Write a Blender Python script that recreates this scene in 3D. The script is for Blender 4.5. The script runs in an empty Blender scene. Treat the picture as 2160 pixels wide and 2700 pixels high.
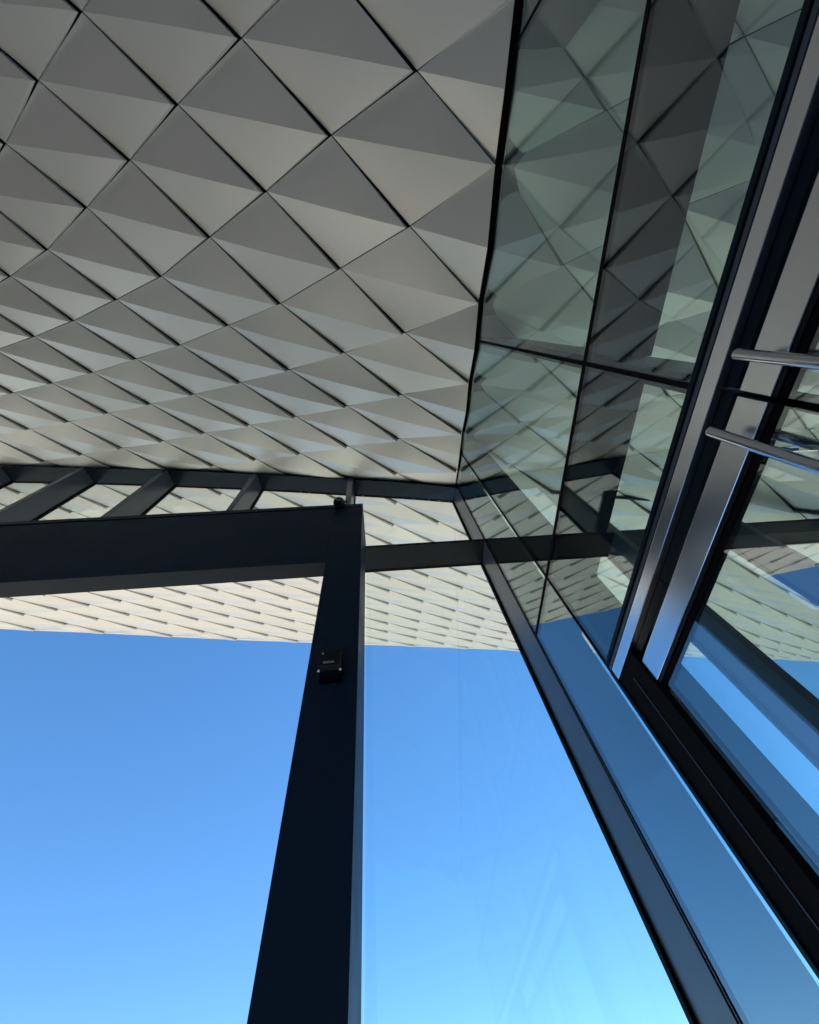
import bpy, bmesh, math, random
from mathutils import Vector, Matrix
SP=[[-2.5768,-2.0623,6.0058],[-2.5892,-1.5248,6.1329],[-2.611,-1.0285,6.2584],[-2.6404,-0.5671,6.3827],[-2.6754,-0.1349,6.5063],[-2.7148,0.273,6.6297],[-2.7571,0.6609,6.7532],[-2.8014,1.0327,6.8771],[-2.8466,1.3917,7.0017],[-2.8921,1.7406,7.1271],[-2.9373,2.0818,7.2534],[-2.9816,2.4172,7.3808],[-3.0248,2.7484,7.5092],[-3.0667,3.0766,7.6386],[-3.1072,3.4026,7.7691],[-3.1462,3.7273,7.9004],[-3.1838,4.051,8.0326],[-3.2203,4.3741,8.1655],[-3.2556,4.6966,8.2988],[-3.2902,5.0187,8.4326],[-3.3242,5.3402,8.5665],[-3.3579,5.6612,8.7005],[-3.3916,5.9817,8.8342],[-3.4256,6.3015,8.9675],[-3.46,6.621,9.1002],[-3.4952,6.9402,9.2322],[-3.5313,7.2597,9.3632],[-3.5683,7.58,9.4931],[-3.6063,7.9021,9.6217],[-3.6453,8.2271,9.749],[-3.6852,8.5564,9.8747],[-3.7255,8.892,9.999],[-3.766,9.2361,10.1217]]
SQ=[[1.5462,0.3472,-0.5228],[1.5506,0.3437,-0.5086],[1.5572,0.3405,-0.4929],[1.5655,0.3376,-0.4758],[1.5754,0.335,-0.4577],[1.5865,0.3328,-0.4388],[1.5985,0.3309,-0.4192],[1.6113,0.3293,-0.3993],[1.6246,0.328,-0.3791],[1.6383,0.327,-0.3589],[1.6521,0.3262,-0.3389],[1.6659,0.3256,-0.3191],[1.6796,0.3253,-0.2997],[1.6931,0.325,-0.2808],[1.7062,0.325,-0.2624],[1.7189,0.3249,-0.2447],[1.7312,0.325,-0.2277],[1.743,0.325,-0.2115],[1.7543,0.325,-0.196],[1.7651,0.3248,-0.1813],[1.7754,0.3245,-0.1673],[1.7854,0.3239,-0.1541],[1.7949,0.323,-0.1415],[1.8043,0.3218,-0.1295],[1.8135,0.3201,-0.1181],[1.8226,0.3179,-0.1071],[1.8319,0.315,-0.0964],[1.8415,0.3115,-0.086],[1.8516,0.3072,-0.0755],[1.8625,0.302,-0.065],[1.8742,0.2959,-0.0541],[1.8871,0.2887,-0.0427],[1.9015,0.2803,-0.0306]]
SW=[[-0.0011,0.0085,0.0167],[-0.0008,-0.0142,-0.0254],[-0.0001,0.0034,0.0065]]
SC={(-2,2):(0.002,-0.002,-0.001),(-1,3):(0.002,-0.004,0),(0,4):(0.003,-0.011,0.004),(1,5):(0.006,-0.016,0.002),(2,6):(0.004,-0.009,-0.002),(-3,0):(0.003,-0.003,-0.002),(-2,1):(0.012,-0.01,-0.007),(-1,2):(0.014,-0.014,-0.007),(0,3):(0.01,-0.027,0.007),(1,4):(0.012,-0.044,0.013),(2,5):(0.017,-0.044,-0.001),(3,6):(0.008,-0.016,-0.005),(-3,-1):(0.004,-0.003,-0.002),(-2,0):(0.027,-0.022,-0.016),(-1,1):(0.043,-0.035,-0.024),(0,2):(0.022,-0.026,-0.005),(1,3):(0.008,-0.031,0.014),(2,4):(0.01,-0.036,0.01),(3,5):(0.015,-0.038,-0.004),(4,6):(0.007,-0.013,-0.004),(-3,-2):(0.003,-0.002,-0.002),(-2,-1):(0.033,-0.023,-0.018),(-1,0):(0.043,-0.031,-0.024),(0,1):(0.031,-0.021,-0.014),(1,2):(0.01,-0.015,0.007),(2,3):(0.017,-0.07,0.034),(3,4):(0.031,-0.049,-0.024),(4,5):(0.008,-0.026,-0.002),(5,6):(0.001,-0.004,-0.001),(-2,-2):(0.021,-0.007,-0.01),(-1,-1):(0.034,-0.017,-0.017),(0,0):(0.064,-0.058,-0.039),(1,1):(0.032,-0.025,-0.019),(2,2):(-0.016,-0.004,0.005),(3,3):(-0.032,0.009,0.015),(4,4):(-0.005,-0.008,0.014),(5,5):(-0.012,0.001,0.009),(-2,-3):(0.006,0.004,-0.002),(-1,-2):(0.02,0.002,-0.007),(0,-1):(0.052,-0.047,-0.03),(1,0):(0.027,-0.008,-0.013),(2,1):(-0.003,0.013,0.005),(3,2):(0.024,0.017,0.076),(4,3):(-0.012,0.011,0.029),(5,4):(-0.033,0.018,0.026),(6,5):(-0.022,0.009,0.012),(-2,-4):(-0,0.004,0.001),(-1,-3):(0.005,0.017,0.001),(0,-2):(0,0.026,0.004),(1,-1):(0.002,0.057,0.013),(2,0):(-0.013,0.062,0.024),(3,1):(-0.035,0.061,0.034),(4,2):(-0.008,0.027,0.036),(5,3):(-0.054,0.047,0.039),(6,4):(-0.051,0.017,0.026),(7,5):(-0.022,0.001,0.008),(-1,-4):(-0.006,0.02,0.006),(0,-3):(-0.003,0.025,0.006),(1,-2):(0.005,0.029,0.005),(2,-1):(0.001,0.037,0.01),(3,0):(-0.018,0.041,0.021),(4,1):(0.044,0.049,0.058),(5,2):(-0.026,0.023,0.033),(6,3):(-0.054,0.011,0.026),(7,4):(-0.053,-0.001,0.018),(8,5):(-0.014,-0.003,0.004),(-1,-5):(-0.005,0.007,0.003),(0,-4):(-0.014,0.025,0.01),(1,-3):(-0.029,0.035,0.017),(2,-2):(-0.012,0.043,0.016),(3,-1):(-0.02,0.037,0.019),(4,0):(-0.041,0.018,0.021),(5,1):(-0.007,0.017,0.021),(6,2):(-0.079,0.004,0.03),(7,3):(-0.045,-0.013,0.009),(8,4):(-0.048,-0.01,0.012),(9,5):(-0.005,-0.001,0.001),(0,-5):(-0.019,0.018,0.01),(1,-4):(-0.015,0.019,0.009),(2,-3):(0.001,0.016,0.004),(3,-2):(-0.001,0.014,0.005),(4,-1):(-0.01,-0.002,0.003),(5,0):(0.068,0.012,0.003),(6,1):(-0.025,-0.006,0.008),(7,2):(-0.06,-0.014,0.014),(8,3):(-0.056,-0.014,0.012),(9,4):(-0.015,-0.004,0.003),(0,-6):(-0.01,0.005,0.004),(1,-5):(-0.017,0.01,0.007),(2,-4):(-0.029,0.02,0.013),(3,-3):(-0.01,0.008,0.005),(4,-2):(-0.01,-0.003,0.002),(5,-1):(-0.034,-0.024,0.001),(6,0):(0.004,-0.017,-0.017),(7,1):(-0.083,-0.045,0.005),(8,2):(-0.062,-0.024,0.008),(9,3):(-0.028,-0.011,0.003),(10,4):(-0.003,-0.001,0),(0,-7):(-0.003,0.001,0.001),(1,-6):(-0.015,0.004,0.005),(2,-5):(-0.02,0.006,0.006),(3,-4):(-0.004,-0.004,-0),(4,-3):(0.005,-0.02,-0.009),(5,-2):(-0.016,-0.036,-0.01),(6,-1):(0.093,-0.043,-0.117),(7,0):(-0.008,-0.032,-0.027),(8,1):(-0.054,-0.032,-0.002),(9,2):(-0.039,-0.022,-0.001),(10,3):(-0.01,-0.007,-0.002),(1,-7):(-0.008,0.001,0.003),(2,-6):(-0.009,-0.001,0.002),(3,-5):(-0.014,-0.007,0.002),(4,-4):(0,-0.025,-0.008),(5,-3):(-0.02,-0.031,-0.006),(6,-2):(-0.026,-0.048,-0.015),(7,-1):(0.011,-0.036,-0.034),(8,0):(-0.022,-0.035,-0.02),(9,1):(-0.029,-0.021,-0.005),(10,2):(-0.017,-0.012,-0.006),(11,3):(-0.006,-0.004,-0.004),(2,-7):(-0.003,-0.002,0.002),(3,-6):(-0.001,0,0),(4,-5):(0.013,-0.015,-0.008),(5,-4):(-0.002,-0.038,-0.014),(6,-3):(-0.005,-0.037,-0.015),(7,-2):(0.004,-0.036,-0.014),(8,-1):(0.005,-0.037,-0.019),(9,0):(-0.02,-0.019,-0.008),(10,1):(-0.024,-0.022,-0.007),(11,2):(-0.009,-0.004,-0.008),(12,3):(-0.002,0,-0.003),(2,-8):(0.003,0.001,0.003),(3,-7):(0.001,-0.004,0.002),(4,-6):(-0.003,-0.007,-0),(5,-5):(-0.007,-0.028,0.006),(6,-4):(-0.003,-0.031,-0.003),(7,-3):(0.019,-0.025,0.01),(8,-2):(0.003,-0.036,0.003),(9,-1):(-0.006,-0.024,-0.001),(10,0):(-0.01,-0.006,-0.009),(11,1):(0.001,0.006,-0.006),(12,2):(-0.002,0.005,-0.012),(13,3):(0,0.002,-0.003),(2,-9):(0.004,0.003,0.003),(3,-8):(0.006,0.001,0.005),(4,-7):(0.002,-0.005,0.002),(5,-6):(-0.004,-0.019,0.005),(6,-5):(-0.002,-0.025,0.001),(7,-4):(-0,-0.034,0.007),(8,-3):(-0.004,-0.039,0.021),(9,-2):(-0.001,-0.035,0.014),(10,-1):(-0.005,-0.005,-0.008),(11,0):(-0.001,0.006,-0.015),(12,1):(0.002,0.011,-0.018),(13,2):(0.004,0.013,-0.019),(3,-9):(0.012,0.007,0.008),(4,-8):(0.016,0.013,0.009),(5,-7):(0.004,-0.009,0.006),(6,-6):(0.001,-0.018,0.005),(7,-5):(-0.001,-0.03,0.01),(8,-4):(-0.007,-0.039,0.02),(9,-3):(-0.002,-0.037,0.018),(10,-2):(-0.001,-0.013,0.004),(11,-1):(0.004,0.013,-0.02),(12,0):(0.007,0.014,-0.02),(13,1):(0.007,0.019,-0.027),(14,2):(0.004,0.011,-0.015),(3,-10):(0.008,0.003,0.005),(4,-9):(0.019,0.004,0.013),(5,-8):(0.014,-0.003,0.012),(6,-7):(0.007,-0.016,0.01),(7,-6):(0.002,-0.021,0.01),(8,-5):(-0.003,-0.035,0.017),(9,-4):(-0.004,-0.036,0.018),(10,-3):(-0.002,-0.023,0.012),(11,-2):(0.004,0.011,-0.017),(12,-1):(0.007,0.021,-0.028),(13,0):(0.011,0.024,-0.037),(14,1):(0.006,0.025,-0.032),(15,2):(0.001,0.006,-0.007),(3,-11):(0.003,0.001,0.003),(4,-10):(0.031,0.003,0.022),(5,-9):(0.031,-0,0.023),(6,-8):(0.023,-0.007,0.019),(7,-7):(0.012,-0.014,0.013),(8,-6):(0,-0.019,0.011),(9,-5):(-0.003,-0.028,0.015),(10,-4):(-0.001,-0.022,0.012),(11,-3):(0.002,-0.003,-0.001),(12,-2):(0.006,0.023,-0.029),(13,-1):(0.006,0.023,-0.028),(14,0):(0.004,0.029,-0.032),(15,1):(0,0.032,-0.031),(16,2):(-0,0.003,-0.002),(4,-11):(0.019,0.001,0.014),(5,-10):(0.045,0.001,0.034),(6,-9):(0.038,-0.005,0.028),(7,-8):(0.029,-0.007,0.023),(8,-7):(0.006,-0.008,0.008),(9,-6):(-0.002,-0.015,0.01),(10,-5):(-0,-0.014,0.009),(11,-4):(0.002,-0.012,0.008),(12,-3):(0.004,0.008,-0.011),(13,-2):(0.004,0.028,-0.031),(14,-1):(0.007,0.034,-0.041),(15,0):(-0.005,0.036,-0.028),(16,1):(-0.005,0.019,-0.012),(4,-12):(0.007,0,0.005),(5,-11):(0.052,0.002,0.039),(6,-10):(0.057,0.004,0.043),(7,-9):(0.043,-0.002,0.032),(8,-8):(0.015,-0.004,0.014),(9,-7):(-0.005,-0.011,0.008),(10,-6):(-0.003,-0.012,0.008),(11,-5):(0.003,-0.013,0.008),(12,-4):(0.003,-0.01,0.005),(13,-3):(0.001,0.02,-0.02),(14,-2):(-0.006,0.034,-0.025),(15,-1):(-0.014,0.046,-0.027),(16,0):(-0.019,0.039,-0.014),(17,1):(-0.005,0.008,-0.002),(5,-12):(0.016,0.001,0.012),(6,-11):(0.053,0.002,0.04),(7,-10):(0.049,0.001,0.037),(8,-9):(0.024,-0.002,0.02),(9,-8):(-0.009,-0.008,0.006),(10,-7):(-0.009,-0.012,0.008),(11,-6):(-0.001,-0.01,0.007),(12,-5):(0.002,-0.01,0.006),(13,-4):(0.004,-0.004,0.002),(14,-3):(-0.016,0.031,-0.01),(15,-2):(-0.026,0.036,-0.003),(16,-1):(-0.03,0.038,0.001),(17,0):(-0.026,0.033,0.001),(18,1):(-0.002,0.003,-0),(6,-12):(0.018,0.001,0.013),(7,-11):(0.036,0.001,0.027),(8,-10):(0.018,-0.001,0.016),(9,-9):(-0.015,-0.006,0.003),(10,-8):(-0.019,-0.011,0.006),(11,-7):(-0.016,-0.015,0.011),(12,-6):(0.008,-0.013,0.008),(13,-5):(0.005,-0.006,0.003),(14,-4):(-0.002,0.005,0.002),(15,-3):(-0.037,0.034,0.014),(16,-2):(-0.061,0.029,0.049),(17,-1):(-0.036,0.037,0.009),(18,0):(-0.013,0.016,0.001),(7,-12):(0.008,0,0.006),(8,-11):(0.005,-0.001,0.006),(9,-10):(-0.023,-0.007,0.001),(10,-9):(-0.029,-0.009,0.001),(11,-8):(-0.018,-0.009,0.005),(12,-7):(-0.011,-0.009,0.008),(13,-6):(0.012,0,-0.004),(14,-5):(0.008,-0.003,-0.001),(15,-4):(-0.016,0.013,0.01),(16,-3):(-0.042,0.035,0.019),(17,-2):(-0.024,0.041,-0.01),(18,-1):(-0.033,0.038,0.003),(19,0):(-0.004,0.005,-0),(9,-11):(-0.026,-0.009,-0.002),(10,-10):(-0.032,-0.009,-0.002),(11,-9):(-0.036,-0.005,-0.003),(12,-8):(-0.025,-0.014,0.011),(13,-7):(0,0.003,-0.003),(14,-6):(0.009,-0.002,-0.002),(15,-5):(0.008,0.001,-0.001),(16,-4):(-0.023,0.019,0.011),(17,-3):(-0.036,0.036,0.01),(18,-2):(-0.032,0.038,0.002),(19,-1):(-0.009,0.012,-0.001),(9,-12):(-0.023,-0.009,-0.003),(10,-11):(-0.029,-0.01,-0.003),(11,-10):(-0.035,-0.012,-0.002),(12,-9):(-0.019,-0.005,0),(13,-8):(-0.008,-0.002,0.002),(14,-7):(0.025,-0.005,-0.005),(15,-6):(0.016,-0,-0.005),(17,-4):(-0.013,0.014,0.004),(18,-3):(-0.02,0.024,0.001),(19,-2):(-0.009,0.012,-0.001),(9,-13):(-0.018,-0.007,-0.003),(10,-12):(-0.025,-0.009,-0.004),(11,-11):(-0.029,-0.014,-0.002),(12,-10):(-0.024,-0.005,-0.003),(13,-9):(-0.026,0.002,-0.001),(14,-8):(0.023,0.005,-0.01),(15,-7):(0.016,0.001,-0.006),(16,-6):(0.018,0,-0.006),(17,-5):(0.003,-0.003,0),(18,-4):(0.003,-0.004,0.002),(9,-14):(-0.011,-0.005,-0.002),(10,-13):(-0.018,-0.006,-0.004),(11,-12):(-0.025,-0.012,-0.003),(12,-11):(-0.025,0.003,-0.009),(13,-10):(-0.013,-0.001,-0.003),(14,-9):(0.003,-0,-0),(15,-8):(0.022,0.007,-0.014),(16,-7):(0.022,0.001,-0.008),(17,-6):(0.011,-0.004,-0.002),(18,-5):(0.01,-0.014,0.004),(19,-4):(0.008,-0.014,0.006),(20,-3):(0.003,-0.008,0.005),(9,-15):(-0.003,-0.002,0.001),(10,-14):(-0.011,-0.004,-0.003),(11,-13):(-0.011,-0.005,-0.003),(12,-12):(-0.038,-0.011,-0.006),(13,-11):(-0.018,-0.002,-0.005),(14,-10):(-0.013,0.002,-0.002),(15,-9):(0.019,-0.001,-0.003),(16,-8):(0.024,-0.001,-0.007),(17,-7):(0.028,-0.004,-0.007),(18,-6):(0.012,-0.014,0.004),(19,-5):(0.014,-0.014,-0.001),(20,-4):(0.006,-0.016,0.011),(21,-3):(0.002,-0.007,0.006),(9,-16):(0.005,0.001,0.004),(10,-15):(-0.003,-0.002,0),(11,-14):(-0.01,-0.006,-0.002),(12,-13):(-0.021,0.001,-0.01),(13,-12):(-0.023,0.001,-0.007),(14,-11):(-0.003,-0.001,-0.003),(15,-10):(0.01,-0.001,-0),(16,-9):(0.03,-0.002,-0.008),(17,-8):(0.034,-0.006,-0.006),(18,-7):(0.024,-0.011,-0.001),(19,-6):(0.008,-0.016,0.01),(20,-5):(-0,-0.017,0.019),(21,-4):(0.003,-0.018,0.017),(22,-3):(0,-0.004,0.004),(9,-17):(0.009,0.003,0.006),(10,-16):(0.005,0.001,0.004),(11,-15):(0.003,-0.001,0.003),(12,-14):(-0.019,0.003,-0.013),(13,-13):(-0.012,0.006,-0.01),(14,-12):(-0.008,-0,-0.004),(15,-11):(0.001,-0.001,0.001),(16,-10):(0.039,-0.006,-0.003),(17,-9):(0.043,-0.011,-0.008),(18,-8):(0.04,-0.011,-0.004),(19,-7):(0.014,-0.017,0.009),(20,-6):(0.005,-0.02,0.016),(21,-5):(0.003,-0.02,0.02),(22,-4):(0,-0.017,0.019),(9,-18):(0.006,0.002,0.004),(10,-17):(0.01,0.003,0.007),(11,-16):(0.012,0.004,0.007),(12,-15):(-0.004,-0.007,0.002),(13,-14):(-0.019,0.001,-0.009),(14,-13):(-0.009,0.003,-0.005),(15,-12):(0.008,-0.003,0),(16,-11):(0.023,-0,-0.002),(17,-10):(0.046,-0.011,-0.004),(18,-9):(0.043,-0.012,-0.003),(19,-8):(0.037,-0.015,0),(20,-7):(0.006,-0.022,0.019),(21,-6):(0.01,-0.026,0.018),(22,-5):(-0.001,-0.021,0.025),(23,-4):(-0.002,-0.008,0.011),(9,-19):(0.002,0.001,0.002),(10,-18):(0.01,0.003,0.008),(11,-17):(0.019,0.008,0.012),(12,-16):(-0.001,-0.003,0.002),(13,-15):(-0.01,-0.001,-0.005),(14,-14):(-0.014,-0.008,0.002),(16,-12):(0.014,-0.013,0.012),(17,-11):(0.036,-0.01,0.002),(18,-10):(0.053,-0.025,0.003),(19,-9):(0.045,-0.012,-0.004),(20,-8):(0.013,-0.013,0.008),(21,-7):(0.001,-0.022,0.023),(22,-6):(-0.009,-0.02,0.034),(23,-5):(-0.005,-0.015,0.023),(24,-4):(-0.001,-0.001,0.003),(10,-19):(0.006,0,0.006),(11,-18):(0.005,-0.001,0.006),(12,-17):(0.007,0.001,0.005),(13,-16):(-0.006,-0.006,0.001),(14,-15):(-0.003,-0,-0.001),(15,-14):(0.003,0.002,-0.001),(16,-13):(0.015,-0.005,0.002),(17,-12):(0.03,-0.012,0.008),(18,-11):(0.045,-0.013,-0.001),(19,-10):(0.042,-0.008,-0.007),(20,-9):(0.035,-0.007,-0.006),(21,-8):(0.002,-0.012,0.013),(22,-7):(-0.004,-0.013,0.02),(23,-6):(-0.008,-0.004,0.013),(24,-5):(-0.006,0.005,0.002),(11,-19):(0.001,-0.005,0.006),(12,-18):(0.004,-0.004,0.007),(13,-17):(-0.004,0.003,-0.005),(14,-16):(0.004,0.005,-0.002),(15,-15):(0.006,0.008,-0.005),(16,-14):(0.002,-0.003,0),(17,-13):(0.032,0.002,-0.002),(18,-12):(0.04,0.006,-0.014),(19,-11):(0.042,0.013,-0.029),(20,-10):(0.038,-0.002,-0.012),(21,-9):(0.007,-0.001,-0.001),(22,-8):(-0.005,0.001,0.005),(23,-7):(-0.011,0.014,-0.003),(24,-6):(-0.013,0.024,-0.012),(25,-5):(-0.004,0.009,-0.005),(11,-20):(-0.001,-0.004,0.003),(12,-19):(-0.007,-0.011,0.004),(13,-18):(-0.03,-0.034,0.003),(14,-17):(-0.03,-0.02,-0.002),(15,-16):(-0.028,-0.01,-0.005),(16,-15):(-0.029,-0.013,0.004),(17,-14):(0.01,-0.006,0.002),(18,-13):(0.009,-0.015,0.014),(19,-12):(0.007,-0.009,0.007),(20,-11):(0.031,-0.001,-0.01),(21,-10):(0.016,0.001,-0.007),(22,-9):(-0.001,0.003,-0.002),(23,-8):(-0.012,0.026,-0.015),(24,-7):(-0.015,0.038,-0.026),(25,-6):(-0.012,0.028,-0.019),(26,-5):(-0.002,0.004,-0.003),(12,-20):(-0.007,-0.01,0.003),(13,-19):(-0.015,-0.017,0.002),(14,-18):(-0.018,-0.015,-0),(15,-17):(-0.018,-0.009,-0.002),(16,-16):(-0.017,-0.006,-0.001),(17,-15):(-0.008,-0.007,0.002),(18,-14):(0.015,-0.007,0.004),(19,-13):(0.021,-0.006,0.002),(20,-12):(0.023,-0.003,-0.004),(21,-11):(0.018,0,-0.007),(23,-9):(-0.004,0.01,-0.006),(24,-8):(-0.015,0.036,-0.024),(25,-7):(-0.015,0.037,-0.025),(26,-6):(-0.004,0.01,-0.007)}
CR=[[0.9950532, 0.0126607, -0.0985338], [-0.0577394, 0.8808247, -0.4699086], [0.0808417, 0.4732733, 0.8771984]]
CF,CX,CY=1046.686,1087.006,1396.861
# ---------------------------------------------------------------- camera, sky, sun, exposure
scene = bpy.context.scene
COL = scene.collection
G = 1.304                      # plane of the glass partition (x)
GROUND = -1.5                  # the camera is held at the origin, 1.5 above the paving
cam_d = bpy.data.cameras.new('camera'); cam = bpy.data.objects.new('camera', cam_d); COL.objects.link(cam)
cam_d.sensor_fit = 'HORIZONTAL'; cam_d.sensor_width = 36.0
cam_d.lens = 36.0*CF/2160.0
cam_d.shift_x = -(CX-1080.0)/2160.0
cam_d.shift_y = (CY-1350.0)/2160.0
cam_d.clip_start = 0.02; cam_d.clip_end = 3000.0
cam.matrix_world = Matrix(((CR[0][0], -CR[1][0], -CR[2][0], 0), (CR[0][1], -CR[1][1], -CR[2][1], 0), (CR[0][2], -CR[1][2], -CR[2][2], 0), (0, 0, 0, 1)))
scene.camera = cam

SUN_EL = math.radians(49.0)
SUN_AZ = math.radians(46.0)    # clockwise from +Y: the sun stands high to the right
world = bpy.data.worlds.new('World'); scene.world = world; world.use_nodes = True
wn = world.node_tree; wn.nodes.clear()
wo = wn.nodes.new('ShaderNodeOutputWorld'); wb = wn.nodes.new('ShaderNodeBackground')
sky = wn.nodes.new('ShaderNodeTexSky'); sky.sky_type = 'NISHITA'; sky.sun_disc = False
sky.sun_elevation = SUN_EL; sky.sun_rotation = SUN_AZ
sky.altitude = 3500.0; sky.air_density = 0.85; sky.dust_density = 0.0; sky.ozone_density = 3.6
hs = wn.nodes.new('ShaderNodeHueSaturation'); hs.inputs['Saturation'].default_value = 1.36; hs.inputs['Value'].default_value = 1.0
gm = wn.nodes.new('ShaderNodeGamma'); gm.inputs[1].default_value = 0.72
wn.links.new(sky.outputs[0], gm.inputs[0]); wn.links.new(gm.outputs[0], hs.inputs['Color']); wn.links.new(hs.outputs[0], wb.inputs[0])
wb.inputs[1].default_value = 0.148
wn.links.new(wb.outputs[0], wo.inputs[0])
sun_d = bpy.data.lights.new('sun', 'SUN'); sun_d.energy = 4.9; sun_d.angle = math.radians(0.53); sun_d.color = (1.0, 0.93, 0.82)
sun = bpy.data.objects.new('sun', sun_d); COL.objects.link(sun)
sdir = Vector((math.sin(SUN_AZ)*math.cos(SUN_EL), math.cos(SUN_AZ)*math.cos(SUN_EL), math.sin(SUN_EL)))
sun.rotation_euler = sdir.to_track_quat('Z', 'Y').to_euler(); sun.location = sdir*60
vs = scene.view_settings; vs.view_transform = 'Standard'; vs.look = 'None'; vs.gamma = 1.0; vs.use_curve_mapping = False
vs.exposure = 1.50
scene.render.engine = 'CYCLES'
scene.cycles.max_bounces = 12; scene.cycles.diffuse_bounces = 4; scene.cycles.glossy_bounces = 6
scene.cycles.transparent_max_bounces = 24; scene.cycles.caustics_reflective = False; scene.cycles.caustics_refractive = False

# ---------------------------------------------------------------- helpers
def link(o, parent=None):
    COL.objects.link(o)
    if parent: o.parent = parent
    return o
def tag(o, label=None, cat=None, group=None, kind=None):
    if label: o['label'] = label
    if cat: o['category'] = cat
    if group: o['group'] = group
    if kind: o['kind'] = kind
    return o
def thing(name, label, cat, loc=(0, 0, 0), group=None):
    o = bpy.data.objects.new(name, None); o.empty_display_size = .2; o.location = loc
    COL.objects.link(o); bpy.context.view_layer.update()
    return tag(o, label, cat, group)
class MB:
    def __init__(s): s.v = []; s.f = []
    def face(s, pts, order=None):
        n = len(s.v); s.v += [tuple(p) for p in pts]; s.f.append(tuple(range(n, n+len(pts)))); return s
    def hexa(s, b, t):          # bottom 4 points ccw seen from above, top 4 points
        n = len(s.v); s.v += [tuple(p) for p in b]+[tuple(p) for p in t]
        s.f += [(n+3, n+2, n+1, n), (n+4, n+5, n+6, n+7)]+[(n+i, n+(i+1) % 4, n+4+(i+1) % 4, n+4+i) for i in range(4)]
        return s
    def box(s, x0, x1, y0, y1, z0, z1):
        return s.hexa([(x0, y0, z0), (x1, y0, z0), (x1, y1, z0), (x0, y1, z0)], [(x0, y0, z1), (x1, y0, z1), (x1, y1, z1), (x0, y1, z1)])
    def tube(s, a, b, r, n=20, cap=0.0):
        a = Vector(a); b = Vector(b); d = (b-a).normalized(); u = d.orthogonal().normalized(); w = d.cross(u)
        rings = []
        prof = [(0, r)] if cap == 0 else [(cap*(1-math.cos(t)), r-cap+cap*math.sin(t)) for t in (0, .5, 1.0, math.pi/2)]
        L = (b-a).length
        seq = [(t, rr) for t, rr in prof]+[(L-t, rr) for t, rr in reversed(prof)]
        for t, rr in seq:
            n0 = len(s.v); rings.append(n0)
            for k in range(n):
                q = 2*math.pi*k/n; s.v.append(tuple(a+d*t+(u*math.cos(q)+w*math.sin(q))*rr))
        for p, q in zip(rings, rings[1:]):
            for k in range(n): s.f.append((p+k, p+(k+1) % n, q+(k+1) % n, q+k))
        s.f.append(tuple(rings[0]+k for k in range(n))[::-1]); s.f.append(tuple(rings[-1]+k for k in range(n)))
        return s
    def build(s, name, mat, parent=None, bevel=0.0, smooth=False, kind=None, seg=2):
        me = bpy.data.meshes.new(name); me.from_pydata(s.v, [], s.f)
        bm = bmesh.new(); bm.from_mesh(me)
        bmesh.ops.recalc_face_normals(bm, faces=bm.faces[:])
        if bevel: bmesh.ops.bevel(bm, geom=bm.edges[:], offset=bevel, segments=seg, affect='EDGES', profile=.6)
        bm.to_mesh(me); bm.free()
        if smooth: me.polygons.foreach_set('use_smooth', [True]*len(me.polygons))
        me.materials.append(mat)
        o = bpy.data.objects.new(name, me); link(o, parent)
        if parent: o.matrix_parent_inverse = parent.matrix_world.inverted()
        if kind: o['kind'] = kind
        return o
    def build_panel(s, name, mat, parent, kind=None):       # folded sheets: facets shaded smooth, creases and returns sharp
        me = bpy.data.meshes.new(name); me.from_pydata(s.v, [], s.f)
        me.polygons.foreach_set('use_smooth', [len(f) == 3 for f in s.f]); me.materials.append(mat)
        o = bpy.data.objects.new(name, me); link(o, parent)
        o.matrix_parent_inverse = parent.matrix_world.inverted()
        if kind: o['kind'] = kind
        return o

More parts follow.
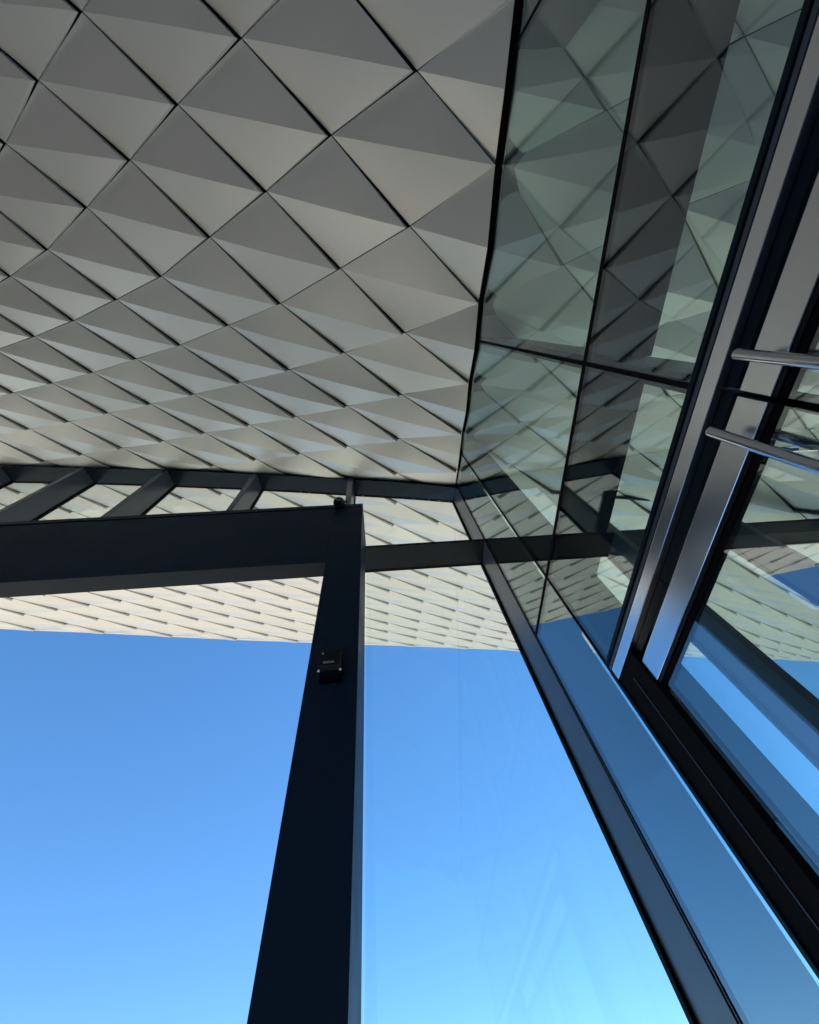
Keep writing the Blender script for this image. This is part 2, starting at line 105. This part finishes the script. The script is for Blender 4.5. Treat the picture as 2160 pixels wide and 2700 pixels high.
# ---------------------------------------------------------------- materials
def mat(name, col, rough, metal=0.0, var=0.0, noise=0.0, nscale=4.0, bump=0.0, bscale=60.0, spec=0.5, stretch=(1, 1, 1), rvar=0.0, coat=0.0):
    m = bpy.data.materials.new(name); m.use_nodes = True; nt = m.node_tree; p = nt.nodes['Principled BSDF']
    p.inputs['Roughness'].default_value = rough; p.inputs['Metallic'].default_value = metal
    p.inputs['Specular IOR Level'].default_value = spec; p.inputs['Coat Weight'].default_value = coat
    tc = nt.nodes.new('ShaderNodeTexCoord'); mp = nt.nodes.new('ShaderNodeMapping'); mp.inputs['Scale'].default_value = stretch
    nt.links.new(tc.outputs['Object'], mp.inputs[0])
    rgb = nt.nodes.new('ShaderNodeRGB'); rgb.outputs[0].default_value = (*col, 1); out = rgb.outputs[0]
    n = nt.nodes.new('ShaderNodeTexNoise'); n.inputs['Scale'].default_value = nscale; n.inputs['Detail'].default_value = 6; n.inputs['Roughness'].default_value = .65
    nt.links.new(mp.outputs[0], n.inputs['Vector'])
    mr = nt.nodes.new('ShaderNodeMapRange'); mr.inputs['From Min'].default_value = .3; mr.inputs['From Max'].default_value = .7
    mr.inputs['To Min'].default_value = 1-noise; mr.inputs['To Max'].default_value = 1+noise
    nt.links.new(n.outputs['Fac'], mr.inputs['Value'])
    val = mr.outputs[0]
    if var:
        oi = nt.nodes.new('ShaderNodeObjectInfo'); v = nt.nodes.new('ShaderNodeMapRange')
        v.inputs['To Min'].default_value = 1-var; v.inputs['To Max'].default_value = 1+var
        nt.links.new(oi.outputs['Random'], v.inputs['Value'])
        mu = nt.nodes.new('ShaderNodeMath'); mu.operation = 'MULTIPLY'; nt.links.new(val, mu.inputs[0]); nt.links.new(v.outputs[0], mu.inputs[1]); val = mu.outputs[0]
    vm = nt.nodes.new('ShaderNodeVectorMath'); vm.operation = 'SCALE'; nt.links.new(out, vm.inputs[0]); nt.links.new(val, vm.inputs['Scale'])
    nt.links.new(vm.outputs[0], p.inputs['Base Color'])
    if rvar:
        r = nt.nodes.new('ShaderNodeMapRange'); r.inputs['From Min'].default_value = .3; r.inputs['From Max'].default_value = .7
        r.inputs['To Min'].default_value = rough-rvar; r.inputs['To Max'].default_value = rough+rvar
        nt.links.new(n.outputs['Fac'], r.inputs['Value']); nt.links.new(r.outputs[0], p.inputs['Roughness'])
    if bump:
        n2 = nt.nodes.new('ShaderNodeTexNoise'); n2.inputs['Scale'].default_value = bscale; n2.inputs['Detail'].default_value = 4
        nt.links.new(mp.outputs[0], n2.inputs['Vector'])
        b = nt.nodes.new('ShaderNodeBump'); b.inputs['Strength'].default_value = bump; b.inputs['Distance'].default_value = .004
        nt.links.new(n2.outputs['Fac'], b.inputs['Height']); nt.links.new(b.outputs[0], p.inputs['Normal'])
    return m
def glass(name, tint, dirt=0.02, rough=0.0, ior=1.52):
    m = bpy.data.materials.new(name); m.use_nodes = True; nt = m.node_tree; nt.nodes.clear(); L = nt.links.new
    o = nt.nodes.new('ShaderNodeOutputMaterial'); geo = nt.nodes.new('ShaderNodeNewGeometry')
    mr = nt.nodes.new('ShaderNodeMapRange'); mr.inputs['To Min'].default_value = ior; mr.inputs['To Max'].default_value = 1/ior
    L(geo.outputs['Backfacing'], mr.inputs['Value'])
    fr = nt.nodes.new('ShaderNodeFresnel'); L(mr.outputs[0], fr.inputs['IOR'])
    tr = nt.nodes.new('ShaderNodeBsdfTransparent'); tr.inputs[0].default_value = (*tint, 1)
    gl = nt.nodes.new('ShaderNodeBsdfGlossy'); gl.inputs['Roughness'].default_value = rough; gl.inputs[0].default_value = (.93, .97, 1, 1)
    nw = nt.nodes.new('ShaderNodeTexNoise'); nw.inputs['Scale'].default_value = .9; nw.inputs['Detail'].default_value = 1; bp = nt.nodes.new('ShaderNodeBump'); bp.inputs['Strength'].default_value = 1; bp.inputs['Distance'].default_value = .0002; tcw = nt.nodes.new('ShaderNodeTexCoord'); L(tcw.outputs['Object'], nw.inputs['Vector']); L(nw.outputs['Fac'], bp.inputs['Height']); L(bp.outputs[0], gl.inputs['Normal'])
    mx = nt.nodes.new('ShaderNodeMixShader'); L(fr.outputs[0], mx.inputs[0]); L(tr.outputs[0], mx.inputs[1]); L(gl.outputs[0], mx.inputs[2])
    df = nt.nodes.new('ShaderNodeBsdfDiffuse'); df.inputs[0].default_value = (.6, .62, .6, 1)
    tc = nt.nodes.new('ShaderNodeTexCoord'); mp = nt.nodes.new('ShaderNodeMapping'); mp.inputs['Scale'].default_value = (1, 1, .25)
    n = nt.nodes.new('ShaderNodeTexNoise'); n.inputs['Scale'].default_value = 2.3; n.inputs['Detail'].default_value = 8; n.inputs['Roughness'].default_value = .7
    L(tc.outputs['Object'], mp.inputs[0]); L(mp.outputs[0], n.inputs['Vector'])
    dr = nt.nodes.new('ShaderNodeMapRange'); dr.inputs['From Min'].default_value = .45; dr.inputs['From Max'].default_value = .8; dr.inputs['To Max'].default_value = dirt
    L(n.outputs['Fac'], dr.inputs['Value'])
    m2 = nt.nodes.new('ShaderNodeMixShader'); L(dr.outputs[0], m2.inputs[0]); L(mx.outputs[0], m2.inputs[1]); L(df.outputs[0], m2.inputs[2])
    L(m2.outputs[0], o.inputs[0]); return m
M = dict(
    panel=mat('panel_aluminium', (.54, .583, .595), .43, metal=.30, var=.03, noise=.025, nscale=1.3, bump=.03, bscale=2.2, spec=.3),
    gap=mat('dark_backing', (.012, .013, .015), .7),
    frame=mat('anthracite_paint', (.005, .012, .019), .34, spec=.08, noise=.12, nscale=3, bump=.08, bscale=180, rvar=.06),
    sky_satin=mat('sky_lit_satin', (.036, .052, .070), .30, noise=.08, nscale=3, spec=.5),  # frame paint made lighter to carry sky reflected on the mullion sides
    portal=mat('midnight_paint', (.003, .014, .028), .5, spec=.12, noise=.12, nscale=2.5, bump=.08, bscale=150, rvar=.06),
    black=mat('black_gasket', (.002, .002, .0025), .85, bump=.05, spec=.1),
    steel=mat('brushed_steel', (.88, .89, .90), .24, metal=1.0),
    tube=mat('polished_steel', (.66, .68, .71), .14, metal=1.0, noise=.03, bump=.03, bscale=30, stretch=(8, 8, .5)),
    plastic=mat('black_plastic', (.003, .003, .004), .4, spec=.2),
    label=mat('grey_label', (.32, .34, .37), .5, noise=.1, nscale=40),
    print=mat('label_print', (.02, .02, .025), .5),
    asphalt=mat('dusty_ground', (.30, .275, .235), .9, noise=.2, nscale=.5, bump=.3, bscale=12),
    paving=mat('stone_paving', (.61, .53, .425), .75, noise=.15, nscale=.6, bump=.2, bscale=30),
    slab=mat('entrance_slab', (.05, .09, .14), .5, noise=.12, nscale=.8, bump=.1, bscale=40),
    render_=mat('pale_render', (.36, .36, .35), .8, noise=.08, nscale=1.5),
    bounce_strip=mat('pale_bounce_floor', (.30, .32, .34), .6, noise=.12, nscale=.8, bump=.1, bscale=40),  # pale tone chosen to throw light up at the soffit
    dark_blocker=mat('dark_blocker', (.05, .055, .065), .7, noise=.08, nscale=1.5),
    g_front=glass('front_glass', (.938, .982, .982), .0005),
    g_side=glass('side_glass', (.80, .905, .885), .002, ior=2.1),
    g_low=glass('coated_glass', (.84, .93, .91), .012, ior=2.7),
    lens=mat('dark_lens', (.01, .01, .012), .05),
    screw=mat('bronze_clip', (.38, .25, .2), .4, metal=.6),
)

# ---------------------------------------------------------------- ground
tag(MB().box(-400, 400, -400, 1200, GROUND-.3, GROUND-.02).build('ground', M['asphalt']), kind='structure')
tag(MB().box(-45, 45, -16, 20, GROUND-.2, GROUND).build('pavement', M['paving']), kind='structure')
tag(MB().box(-16, 14, -14, -.3, GROUND+.002, GROUND+.02).build('floor', M['slab']), kind='structure')
tag(MB().box(-16, 14, -.29, 2.86, GROUND+.002, GROUND+.02).build('floor', M['bounce_strip']), kind='structure')  # unseen pale strip, added to bounce daylight onto the soffit above

# ---------------------------------------------------------------- the soffit: a twisted ruled surface of folded rhombic panels
def node(i, j):
    """corner (i, j) of the panel lattice; rows r = i-j are straight lines across the building"""
    r = i-j; s = (i+j)/2.0; k = min(max(r+1, 0), 32)
    P = Vector(SP[k]); Q = Vector(SQ[k]); rr = max(r, -1)
    if r < -1:
        e = -1-r; P = P-e*(Vector(SP[4])-Vector(SP[0]))/4.0
    w = [(SW[0][c]+SW[1][c]*rr/10.0+SW[2][c]*(rr/10.0)**2) for c in range(3)]
    X = P+Q*s+Vector(w)*((s-1)**2)
    c = SC.get((i, j))
    if c: X = X+Vector(c)
    return X
def soff_z(x, y):
    """height of the soffit above (x, y): nearest patch, bilinear"""
    best = None
    for r in range(-9, 31):
        for t in range(-14, 22):
            if (r+t) % 2: continue
            i = (r+t)//2; j = i-r
            c = node(i, j)
            d = (c.x-x)**2+(c.y-y)**2
            if best is None or d < best[0]: best = (d, i, j)
    _, i, j = best; A = node(i, j); pa = node(i+1, j); pb = node(i, j+1); ma = node(i-1, j); mb = node(i, j-1)
    u = (pa-ma)/2; v = (pb-mb)/2
    det = u.x*v.y-u.y*v.x; dx, dy = x-A.x, y-A.y
    a = (dx*v.y-dy*v.x)/det; b = (u.x*dy-u.y*dx)/det
    return A.z+a*u.z+b*v.z

soffit = thing('soffit', 'pale aluminium soffit of folded rhombic panels sloping over the whole entrance', 'ceiling')
RMIN, RMAX = -9, 31
DROP = .069; PULL = .020; GAP = .0045
def in_field(i, j):
    r = i-j; s = (i+j)/2.0
    if r <= RMIN or r > RMAX or r-0 > RMAX: return False
    smax = 10 if r > 11 else (7 if r > 2 else 5.5)
    return (-12 if r >= 3 else -7) <= s <= smax
def toward(a, b, d):
    v = b-a; L = v.length; return a+v*(d/L) if L > 1e-6 else a.copy()
def panel_geo(i, j):
    """returns list of (verts, faces) for the folded panel with its returned edges"""
    L = node(i, j); B = node(i+1, j); T = node(i, j+1); R = node(i+1, j+1)
    n = (B-L).cross(T-L).normalized()
    if n.z > 0: n = -n                                  # towards the ground
    R2 = R+n*DROP+(L-T).normalized()*PULL
    rr = i-j
    c = (L+B+T+R)/4
    def ins(p, o1, o2):                                  # inset a corner along both its edges
        return p+(o1-p).normalized()*GAP*1.2+(o2-p).normalized()*GAP*1.2
    Li, Bi, Ti, Ri = ins(L, B, T), ins(B, L, R), ins(T, L, R), ins(R2, B, T)
    up = -n*.05
    out = []
    full = True
    s = (i+j)/2.0
    if s == 2.0 and rr < 7:                                         # the partition runs along the other diagonal: two cut halves
        mid = (Li+Ri)/2
        Tm, Bm = T.copy(), B.copy(); hw = lambda y: .008+.028*max(0, min(1, (3.2-y)/4.5))
        def cut(p, sg): q = p.copy(); q.x = G+sg*(hw(p.y)+.002); return q
        def half(X, sg):
            t = (G+sg*(hw(mid.y)+.002)); k = (t-X.x)/((mid+(mid-X)).x-X.x) if abs(mid.x-X.x) > 1e-6 else .5
            m = X+(mid+(mid-X)-X)*k
            if sg < 0: T_, B_ = cut(Ti, -1), cut(Bi, -1); ring = [X, B_, m, T_]
            else:      T_, B_ = cut(Ti, 1), cut(Bi, 1); ring = [m, B_, X, T_]
            q = (m+X)/2+n*.025; m2 = m+n*.034
            rg = [r_ if (r_-m).length > 1e-5 else m2 for r_ in ring]
            cr = [X, q, m2] if sg < 0 else [m2, q, X]
            v = [cr[0], cr[1], cr[2], B_, cr[0], cr[1], cr[2], T_]
            f = [(3, 1, 0), (3, 2, 1), (4, 5, 7), (5, 6, 7)]
            q0 = len(v); v = v+rg+[p+up for p in rg]
            f += [(q0+k, q0+k+4, q0+(k+1) % 4+4, q0+(k+1) % 4) for k in range(4)]
            return v, f
        out.append(half(Li, -1)); out.append(half(Ri, 1))
    else:
        if rr == RMAX:                                   # eave row: only the upper triangle (the crease is the edge of the roof)
            ring = [Li, Ri, Ti]; v = ring+[p+up for p in ring]
            f = [(0, 1, 2)]+[(k, k+3, (k+1) % 3+3, (k+1) % 3) for k in range(3)]
        else:
            NS = 6; BOW = .034
            cr = [Li+(Ri-Li)*(k/NS)+n*BOW*4*(k/NS)*(1-k/NS) for k in range(NS+1)]
            v = cr+[Bi]+cr+[Ti]; o2 = NS+2
            f = [(NS+1, k+1, k) for k in range(NS)]+[(o2+k, o2+k+1, o2+NS+1) for k in range(NS)]
            ring = [Li, Bi, Ri, Ti]; q0 = len(v); v = v+ring+[p+up for p in ring]
            f += [(q0+k, q0+k+4, q0+(k+1) % 4+4, q0+(k+1) % 4) for k in range(4)]
        out.append((v, f))
    return out
from bpy_extras.object_utils import world_to_camera_view
bpy.context.view_layer.update()
scene.render.resolution_x = 819; scene.render.resolution_y = 1024
def screen(p):
    q = world_to_camera_view(scene, cam, p); return q
pan = []
for r in range(RMIN, RMAX+1):
    for t in range(-25, 22):
        if (r+t) % 2: continue
        i = (r+t)//2; j = i-r
        if not in_field(i, j): continue
        for v, f in panel_geo(i, j):
            q = [screen(Vector(p)) for p in v]
            vis = any(-.02 < a.x < 1.02 and -.02 < a.y < 1.02 and a.z > 0 for a in q)
            xs = [a.x for a in q]; ys = [a.y for a in q]
            size = (max(xs)-min(xs))*(max(ys)-min(ys)) if min(a.z for a in q) > .2 else 0
            pan.append((size if vis else 0, r, v, f))
pan.sort(key=lambda a: -a[0])
rest = MB()
def add_panel(mb, v, f):
    n = len(mb.v); mb.v += [tuple(p) for p in v]; mb.f += [tuple(n+k for k in q) for q in f]
for k, (size, r, v, f) in enumerate(pan):
    if k < 298 and size > 0:
        mb = MB(); add_panel(mb, v, f); mb.build_panel('panel', M['panel'], soffit)
    else: add_panel(rest, v, f)
rest.build_panel('panel_field', M['panel'], soffit, kind='stuff')
# dark backing sheet above the joints and the deck above it
bk = MB(); up = Vector((0, 0, .15))
for r in range(RMIN, RMAX+1):
    for t in range(-25, 22):
        if (r+t) % 2: continue
        i = (r+t)//2; j = i-r
        if not in_field(i, j): continue
        L, B, T, R = node(i, j)+up, node(i+1, j)+up, node(i, j+1)+up, node(i+1, j+1)+up
        if i-j == RMAX: bk.face([L, R, T]); bk.face([p+up*2 for p in (L, T, R)])
        else: bk.face([L, B, R, T]); bk.face([p+up*2 for p in (L, T, R, B)])
bk.build('backing_sheet', M['gap'], soffit)
# eave: pale folded edge along the last row
ev = MB()
row = [node((RMAX+t)//2, (RMAX+t)//2-RMAX) for t in range(-23, 21, 2)]
for a, b in zip(row, row[1:]):
    o = Vector((0, .012, 0)); th = Vector((0, .05, 0))
    ev.hexa([a+o-Vector((0, 0, .0)), b+o, b+o+th, a+o+th], [p+Vector((0, 0, .42)) for p in (a+o, b+o, b+o+th, a+o+th)])
ev.build('eave_trim', M['panel'], soffit)

# ---------------------------------------------------------------- front glass wall (y = 2.5 .. 2.885)
Y0, Y1 = 2.5, 2.835
TZ = 4.283
wall = thing('front_glass_wall', 'tall glazed front wall with anthracite mullions ending in the panelled soffit', 'window wall', (0, 2.7, GROUND))
MX = [(-7.47, -7.38), (-5.71, -5.62), (-4.02, -3.93), (-2.26, -2.17), (-.51, -.42), (1.304, 1.394), (3.03, 3.12), (4.80, 4.89), (6.6, 6.69)]
zs = {}
def sz(x, y=2.5):
    k = (round(x, 3), round(y, 3))
    if k not in zs: zs[k] = soff_z(x, y)
    return zs[k]
for x0, x1 in MX:
    z0 = GROUND if x0 > .5 else TZ+.004
    m = MB(); m.hexa([(x0, Y0, z0), (x1, Y0, z0), (x1, Y1, z0), (x0, Y1, z0)], [(x0, Y0, sz(x0)-.01), (x1, Y0, sz(x1)-.01), (x1, Y1, sz(x1, Y1)-.01), (x0, Y1, sz(x0, Y1)-.01)])
    m.build('mullion', M['sky_satin'], wall, bevel=.004)
    for xa, xb in ((x0-.018, x0+.03), (x1-.03, x1+.018)):
        MB().box(xa, xb, Y1+.003, 2.885, z0, sz(x0, Y1)-.012).build('glazing_bead', M['black'], wall)
# transom and head, one length per bay
ends = [-9.2]+[v for ab in MX for v in ab]+[8.4]
bays = list(zip(ends[0::2], ends[1::2]))
for x0, x1 in bays:
    a, b = x0+.002, x1-.002
    if True:
        lo = a
        MB().box(lo, b, Y0, Y1-.01, TZ-.048, TZ).build('transom', M['frame'], wall, bevel=.003)
        MB().box(lo, b, Y1-.006, 2.872, TZ-.04, TZ-.006).build('glazing_bead', M['black'], wall)
    # head, following the soffit
    n = max(1, int((x1-x0)/.45)); hd = MB(); bead = MB(); dz = .112 if x0 < 1.3 else .05
    yb = Y1 if x0 < 1.3 else 2.54
    for k in range(n):
        p = a+(b-a)*k/n; q = a+(b-a)*(k+1)/n
        hd.hexa([(p, Y0, sz(p)-dz), (q, Y0, sz(q)-dz), (q, yb, sz(q, yb)-dz), (p, yb, sz(p, yb)-dz)],
                [(p, Y0, sz(p)+.08), (q, Y0, sz(q)+.08), (q, yb, sz(q, yb)+.08), (p, yb, sz(p, yb)+.08)])
        bead.hexa([(p, yb+.003, sz(p, yb)-.105), (q, yb+.003, sz(q, yb)-.105), (q, yb+.05, sz(q, yb)-.098), (p, yb+.05, sz(p, yb)-.098)],
                  [(p, yb+.003, sz(p, yb)+.08), (q, yb+.003, sz(q, yb)+.08), (q, yb+.05, sz(q, yb)+.08), (p, yb+.05, sz(p, yb)+.08)])
    hd.build('head_frame', M['frame'], wall)
    if x0 < 1.3: bead.build('glazing_bead', M['black'], wall)
def pane_y(x0, x1, z0, z1a, z1b, y, mt, par, th=.022):
    MB().hexa([(x0, y, z0), (x1, y, z0), (x1, y+th, z0), (x0, y+th, z0)], [(x0, y, z1a), (x1, y, z1b), (x1, y+th, z1b), (x0, y+th, z1a)]).build('pane', mt, par)
for x0, x1 in bays:
    pane_y(x0-.01, x1+.01, TZ-.02, sz(x0, 2.86)-.005, sz(x1, 2.86)-.005, 2.85, M['g_front'], wall)
    if x0 > -.6:
        pane_y(max(x0-.01, -.2), x1+.01, GROUND+.05, TZ-.026, TZ-.026, 2.85, M['g_front'], wall)
# small fixings left on the head beads
random.seed(4)
cl = []
for x in (-.28, .42, .62, .88, 1.05, 1.22, -1.45, -1.28, -.75, -3.05, -4.6):
    z = sz(x, 2.86)-.108
    MB().tube((x, 2.862, z), (x+.03, 2.865, z-.012), .006, 8).build('fixing_clip', M['screw'], wall)

# ---------------------------------------------------------------- steel portal in front of the glass
portal = thing('door_portal', 'dark blue steel portal frame of a wide beam on a tall column', 'portal frame', (-.35, 2.2, GROUND))
MB().box(-.507, -.189, 1.95, 2.497, GROUND, 4.25).build('column', M['portal'], portal, bevel=.004)
MB().box(-9.0, -.510, 1.952, 2.11, 3.10, 4.25).build('beam', M['portal'], portal, bevel=.004)
MB().box(-9.0, -.184, 1.945, 2.497, 4.258, 4.335).build('cap_plate', M['frame'], portal, bevel=.003)
MB().box(-9.32, -9.003, 1.95, 2.497, GROUND, 4.25).build('column', M['portal'], portal, bevel=.004)
MB().box(-9.0, -.515, 2.115, 2.49, 4.10, 4.25).build('top_plate', M['portal'], portal)

# sensor box on the column
sens = thing('motion_sensor', 'small black motion sensor box with grey stickers on the steel column', 'sensor', (-.34, 1.9, 1.75))
m = MB()
xa, xb = -.418, -.284
prof = [(1.948, 1.922), (1.870, 1.922), (1.856, 1.905), (1.856, 1.775), (1.874, 1.742), (1.912, 1.722), (1.948, 1.718)]
n = len(prof); m.v = [(xa, y, z) for y, z in prof]+[(xb, y, z) for y, z in prof]
m.f = [tuple(range(n)), tuple(range(2*n-1, n-1, -1))]+[(k, k+n, (k+1) % n+n, (k+1) % n) for k in range(n)]
m.build('housing', M['plastic'], sens, bevel=.007)
MB().box(-.392, -.328, 1.8525, 1.855, 1.79, 1.807).build('sticker', M['label'], sens)
MB().box(-.406, -.394, 1.8525, 1.855, 1.862, 1.88).build('sticker', M['label'], sens)
st = MB()
for k in range(9): st.box(-.380+.005*k, -.3775+.005*k, 1.851, 1.8522, 1.794, 1.803)
st.build('sticker_print', M['print'], sens)
for x in (xa-.004, xb-.010):
    MB().box(x, x+.014, 1.862, 1.90, 1.735, 1.755).build('side_clip', M['steel'], sens, bevel=.003)

# small dome camera on the top edge of the beam
dome = thing('dome_camera', 'small black dome camera clamped on the top edge of the portal beam', 'camera', (-.46, 1.92, 4.3))
m = MB(); m.tube((-.455, 1.90, 4.25), (-.455, 1.943, 4.25), .050, 20, cap=.01); m.build('bracket', M['plastic'], dome, smooth=False)
me = bpy.data.meshes.new('dome'); bm = bmesh.new(); bmesh.ops.create_uvsphere(bm, u_segments=24, v_segments=14, radius=.068); bm.to_mesh(me); bm.free()
me.polygons.foreach_set('use_smooth', [True]*len(me.polygons)); me.materials.append(M['lens'])
o = bpy.data.objects.new('dome_cover', me); o.location = (-.455, 1.90, 4.29); link(o, dome); o.matrix_parent_inverse = dome.matrix_world.inverted()
MB().tube((-.41, 1.90, 4.36), (-.36, 1.93, 4.335), .008, 8).build('cable', M['plastic'], dome)

# ---------------------------------------------------------------- glass partition on x = G
part = thing('glass_partition', 'greenish glass side wall with dark mullions reflecting the panelled soffit', 'glass wall', (G, 1, GROUND))
HZ = 2.505; D = 1.69
VJ = [-3.5, -1.90, .268, 1.85]
def xz(y): return sz(G, y)
TH = .012
def pane_x(y0, y1, z0, za, zb, name='pane', par=part, x=G, mt=None):
    MB().hexa([(x, y0, z0), (x+TH, y0, z0), (x+TH, y1, z0), (x, y1, z0)], [(x, y0, za), (x+TH, y0, za), (x+TH, y1, zb), (x, y1, zb)]).build(name, mt or M['g_side'], par)
ys = [-4.5]+VJ+[2.497]
for a, b in zip(ys, ys[1:]):
    e0 = .008 if a > -4.4 else 0; e1 = .008 if b < 2.4 else 0
    pane_x(a+e0, b-e1, HZ+.008, xz(a)+.03, xz(b)+.03)
    if b < 2: pane_x(a+e0, b-e1, 1.597, HZ-.008, HZ-.008)
pane_x(1.858, 2.497, GROUND+.03, HZ-.008, HZ-.008, mt=M['g_low'])
for y in VJ:
    z0 = 1.6 if y < 1.5 else GROUND
    MB().box(G-.003, G+TH+.006, y-.012, y+.012, z0, xz(y)+.02).build('glass_joint', M['black'], part)
    w_ = .036 if y < 1.5 else .022
    MB().box(G+TH+.012, D, y-w_, y+w_*.9, z0, soff_z(D-.1, y)+.0).build('mullion', M['frame'], part)
    MB().box(G+TH+.0085, G+TH+.0115, y-w_-.006, y+w_, z0, xz(y)+.02).build('edge_frit', M['black'], part)
for a, b in zip(ys, ys[1:]):
    MB().box(G-.0025, G+TH+.005, a+.0122, b-.0122, HZ-.018, HZ+.018).build('glass_joint', M['black'], part)
    MB().box(G+TH+.013, D-.001, a+.04, b-.04, HZ-.055, HZ+.034).build('transom', M['frame'], part)
    MB().box(G+TH+.0085, G+TH+.0115, a+.045, b-.045, HZ-.075, HZ+.045).build('edge_frit', M['black'], part)
MB().box(G+TH+.012, D, 2.452, 2.494, GROUND, soff_z(1.5, 2.45)-.02).build('corner_post', M['frame'], part)
# slim channel where the glass meets the soffit, wider towards the back
ch = MB(); hb = MB()
seq = [-4.5+7.0*k/28 for k in range(29)]
for a, b in zip(seq, seq[1:]):
    wa = .008+.028*max(0, min(1, (3.2-a)/4.5)); wb_ = .008+.028*max(0, min(1, (3.2-b)/4.5))
    za, zb = xz(a), xz(b)
    ch.hexa([(G-wa, a, za-.012), (G+wa, a, za-.012), (G+wb_, b, zb-.012), (G-wb_, b, zb-.012)], [(G-wa, a, za+.09), (G+wa, a, za+.09), (G+wb_, b, zb+.09), (G-wb_, b, zb+.09)])
    za2, zb2 = soff_z(1.5, a), soff_z(1.5, b)
    hb.hexa([(G+.045, a, za-.05), (1.54, a, za2-.02), (1.54, b, zb2-.02), (G+.045, b, zb-.05)], [(G+.045, a, za+.05), (1.54, a, za2+.05), (1.54, b, zb2+.05), (G+.045, b, zb+.05)])
ch.build('head_channel', M['black'], part)
hb.build('head_rail', M['frame'], part)
MB().box(G-.003, G+.03, 2.46, 2.472, GROUND, xz(2.46)-.03).build('edge_gasket', M['black'], part)
MB().box(G-.003, G+.03, 2.486, 2.496, GROUND, xz(2.48)-.03).build('edge_gasket', M['black'], part)
# door head: dark profiles, steel strip, shadow gap
MB().box(G-.012, G+.20, -4.5, 1.842, 1.568, 1.594).build('head_profile', M['frame'], part, bevel=.002)
MB().box(G-.004, G+.20, -4.5, 1.842, 1.541, 1.565).build('head_profile', M['sky_satin'], part, bevel=.002)
MB().box(G-.008, G+.20, -4.5, 1.842, 1.524, 1.538).build('head_profile', M['frame'], part, bevel=.002)
MB().box(G-.016, G+.20, -4.5, 1.816, 1.450, 1.520).build('steel_strip', M['steel'], part, bevel=.002)
MB().box(G+.020, G+.20, -4.5, .247, 1.40, 1.447).build('shadow_gap', M['frame'], part)
MB().box(G+.020, G+.20, .263, 1.12, 1.40, 1.447).build('shadow_gap', M['frame'], part)
MB().box(G+.020, G+.20, 1.126, 1.81, 1.40, 1.447).build('shadow_gap', M['frame'], part)
# jamb between door and corner pane
MB().box(G-.010, G+.20, 1.590, 1.817, GROUND, 1.447).build('jamb', M['black'], part, bevel=.003)
MB().box(G-.018, G+.02, 1.822, 1.846, GROUND, 1.52).build('jamb_trim', M['frame'], part, bevel=.002)
MB().box(G-.014, G-.0105, 1.700, 1.704, GROUND, 1.36).build('jamb_line', M['sky_satin'], part)
MB().box(G-.010, G+.20, -1.345, -1.090, GROUND, 1.397).build('jamb', M['black'], part, bevel=.003)

# ---------------------------------------------------------------- the two door leaves
def leaf(name, y0, y1, hy, label):
    d = thing(name, label, 'door', (G+.03, (y0+y1)/2, GROUND), group='leaves of the glass double door')
    MB().box(G+.002, G+.055, y0, y1, 1.238, 1.362).build('top_rail', M['steel'], d, bevel=.003)
    MB().box(G+.006, G+.050, y0+.002, y1-.002, 1.219, 1.2345).build('glass_clamp', M['plastic'], d)
    MB().box(G+.012, G+.045, y0+.002, y1-.002, 1.196, 1.216).build('glass_clamp', M['black'], d)
    MB().box(G+.018, G+.034, y0+.003, y1-.003, GROUND+.12, 1.20).build('pane', M['g_low'], d)
    MB().box(G+.002, G+.055, y0, y1, GROUND+.02, GROUND+.118).build('bottom_rail', M['steel'], d, bevel=.003)
    h = MB(); h.tube((1.229, hy, GROUND+.35), (1.229, hy, 1.346), .0185, 28, cap=.007); ho = h.build('handle', M['tube'], d, smooth=False)
    for z in (1.10, GROUND+.6):
        MB().tube((1.240, hy, z), (G+.017, hy, z), .011, 14).build('handle_post', M['tube'], ho)
    h = MB(); h.tube((1.42, hy, GROUND+.35), (1.42, hy, 1.346), .0185, 28, cap=.007); h.build('handle', M['tube'], d)
    return d
leaf('glass_door', .266, 1.584, .385, 'glass door leaf next to the dark jamb with brushed steel top rail')
leaf('glass_door', -1.085, .248, .125, 'glass door leaf at the right picture edge behind the upper handle bar')

MB().box(G+.06, G+.085, .232, .284, GROUND+.02, 1.40).build('rebate_strip', M['black'], part)
# ---------------------------------------------------------------- unseen dark walls and roof slab, added to block sun and sky
tag(MB().box(9.2, 9.6, -5.48, 2.2, GROUND, 15).build('side_blocker', M['dark_blocker']), 'unseen dark wall added to block the sun behind the glass partition', 'wall')  # added to stop sun coming in from the right
tag(MB().box(-12.6, -12.2, -14.0, 2.2, GROUND, 15).build('side_blocker', M['dark_blocker']), 'unseen dark wall added to keep side light off the soffit at far left', 'wall')  # added as a shading wall, so the soffit is lit from the front
tag(MB().box(-14, 14, -5.45, 8.0, 18.1, 18.4).build('roof_blocker', M['dark_blocker']), kind='structure')  # unseen slab, set high to cast shadow on the ground behind
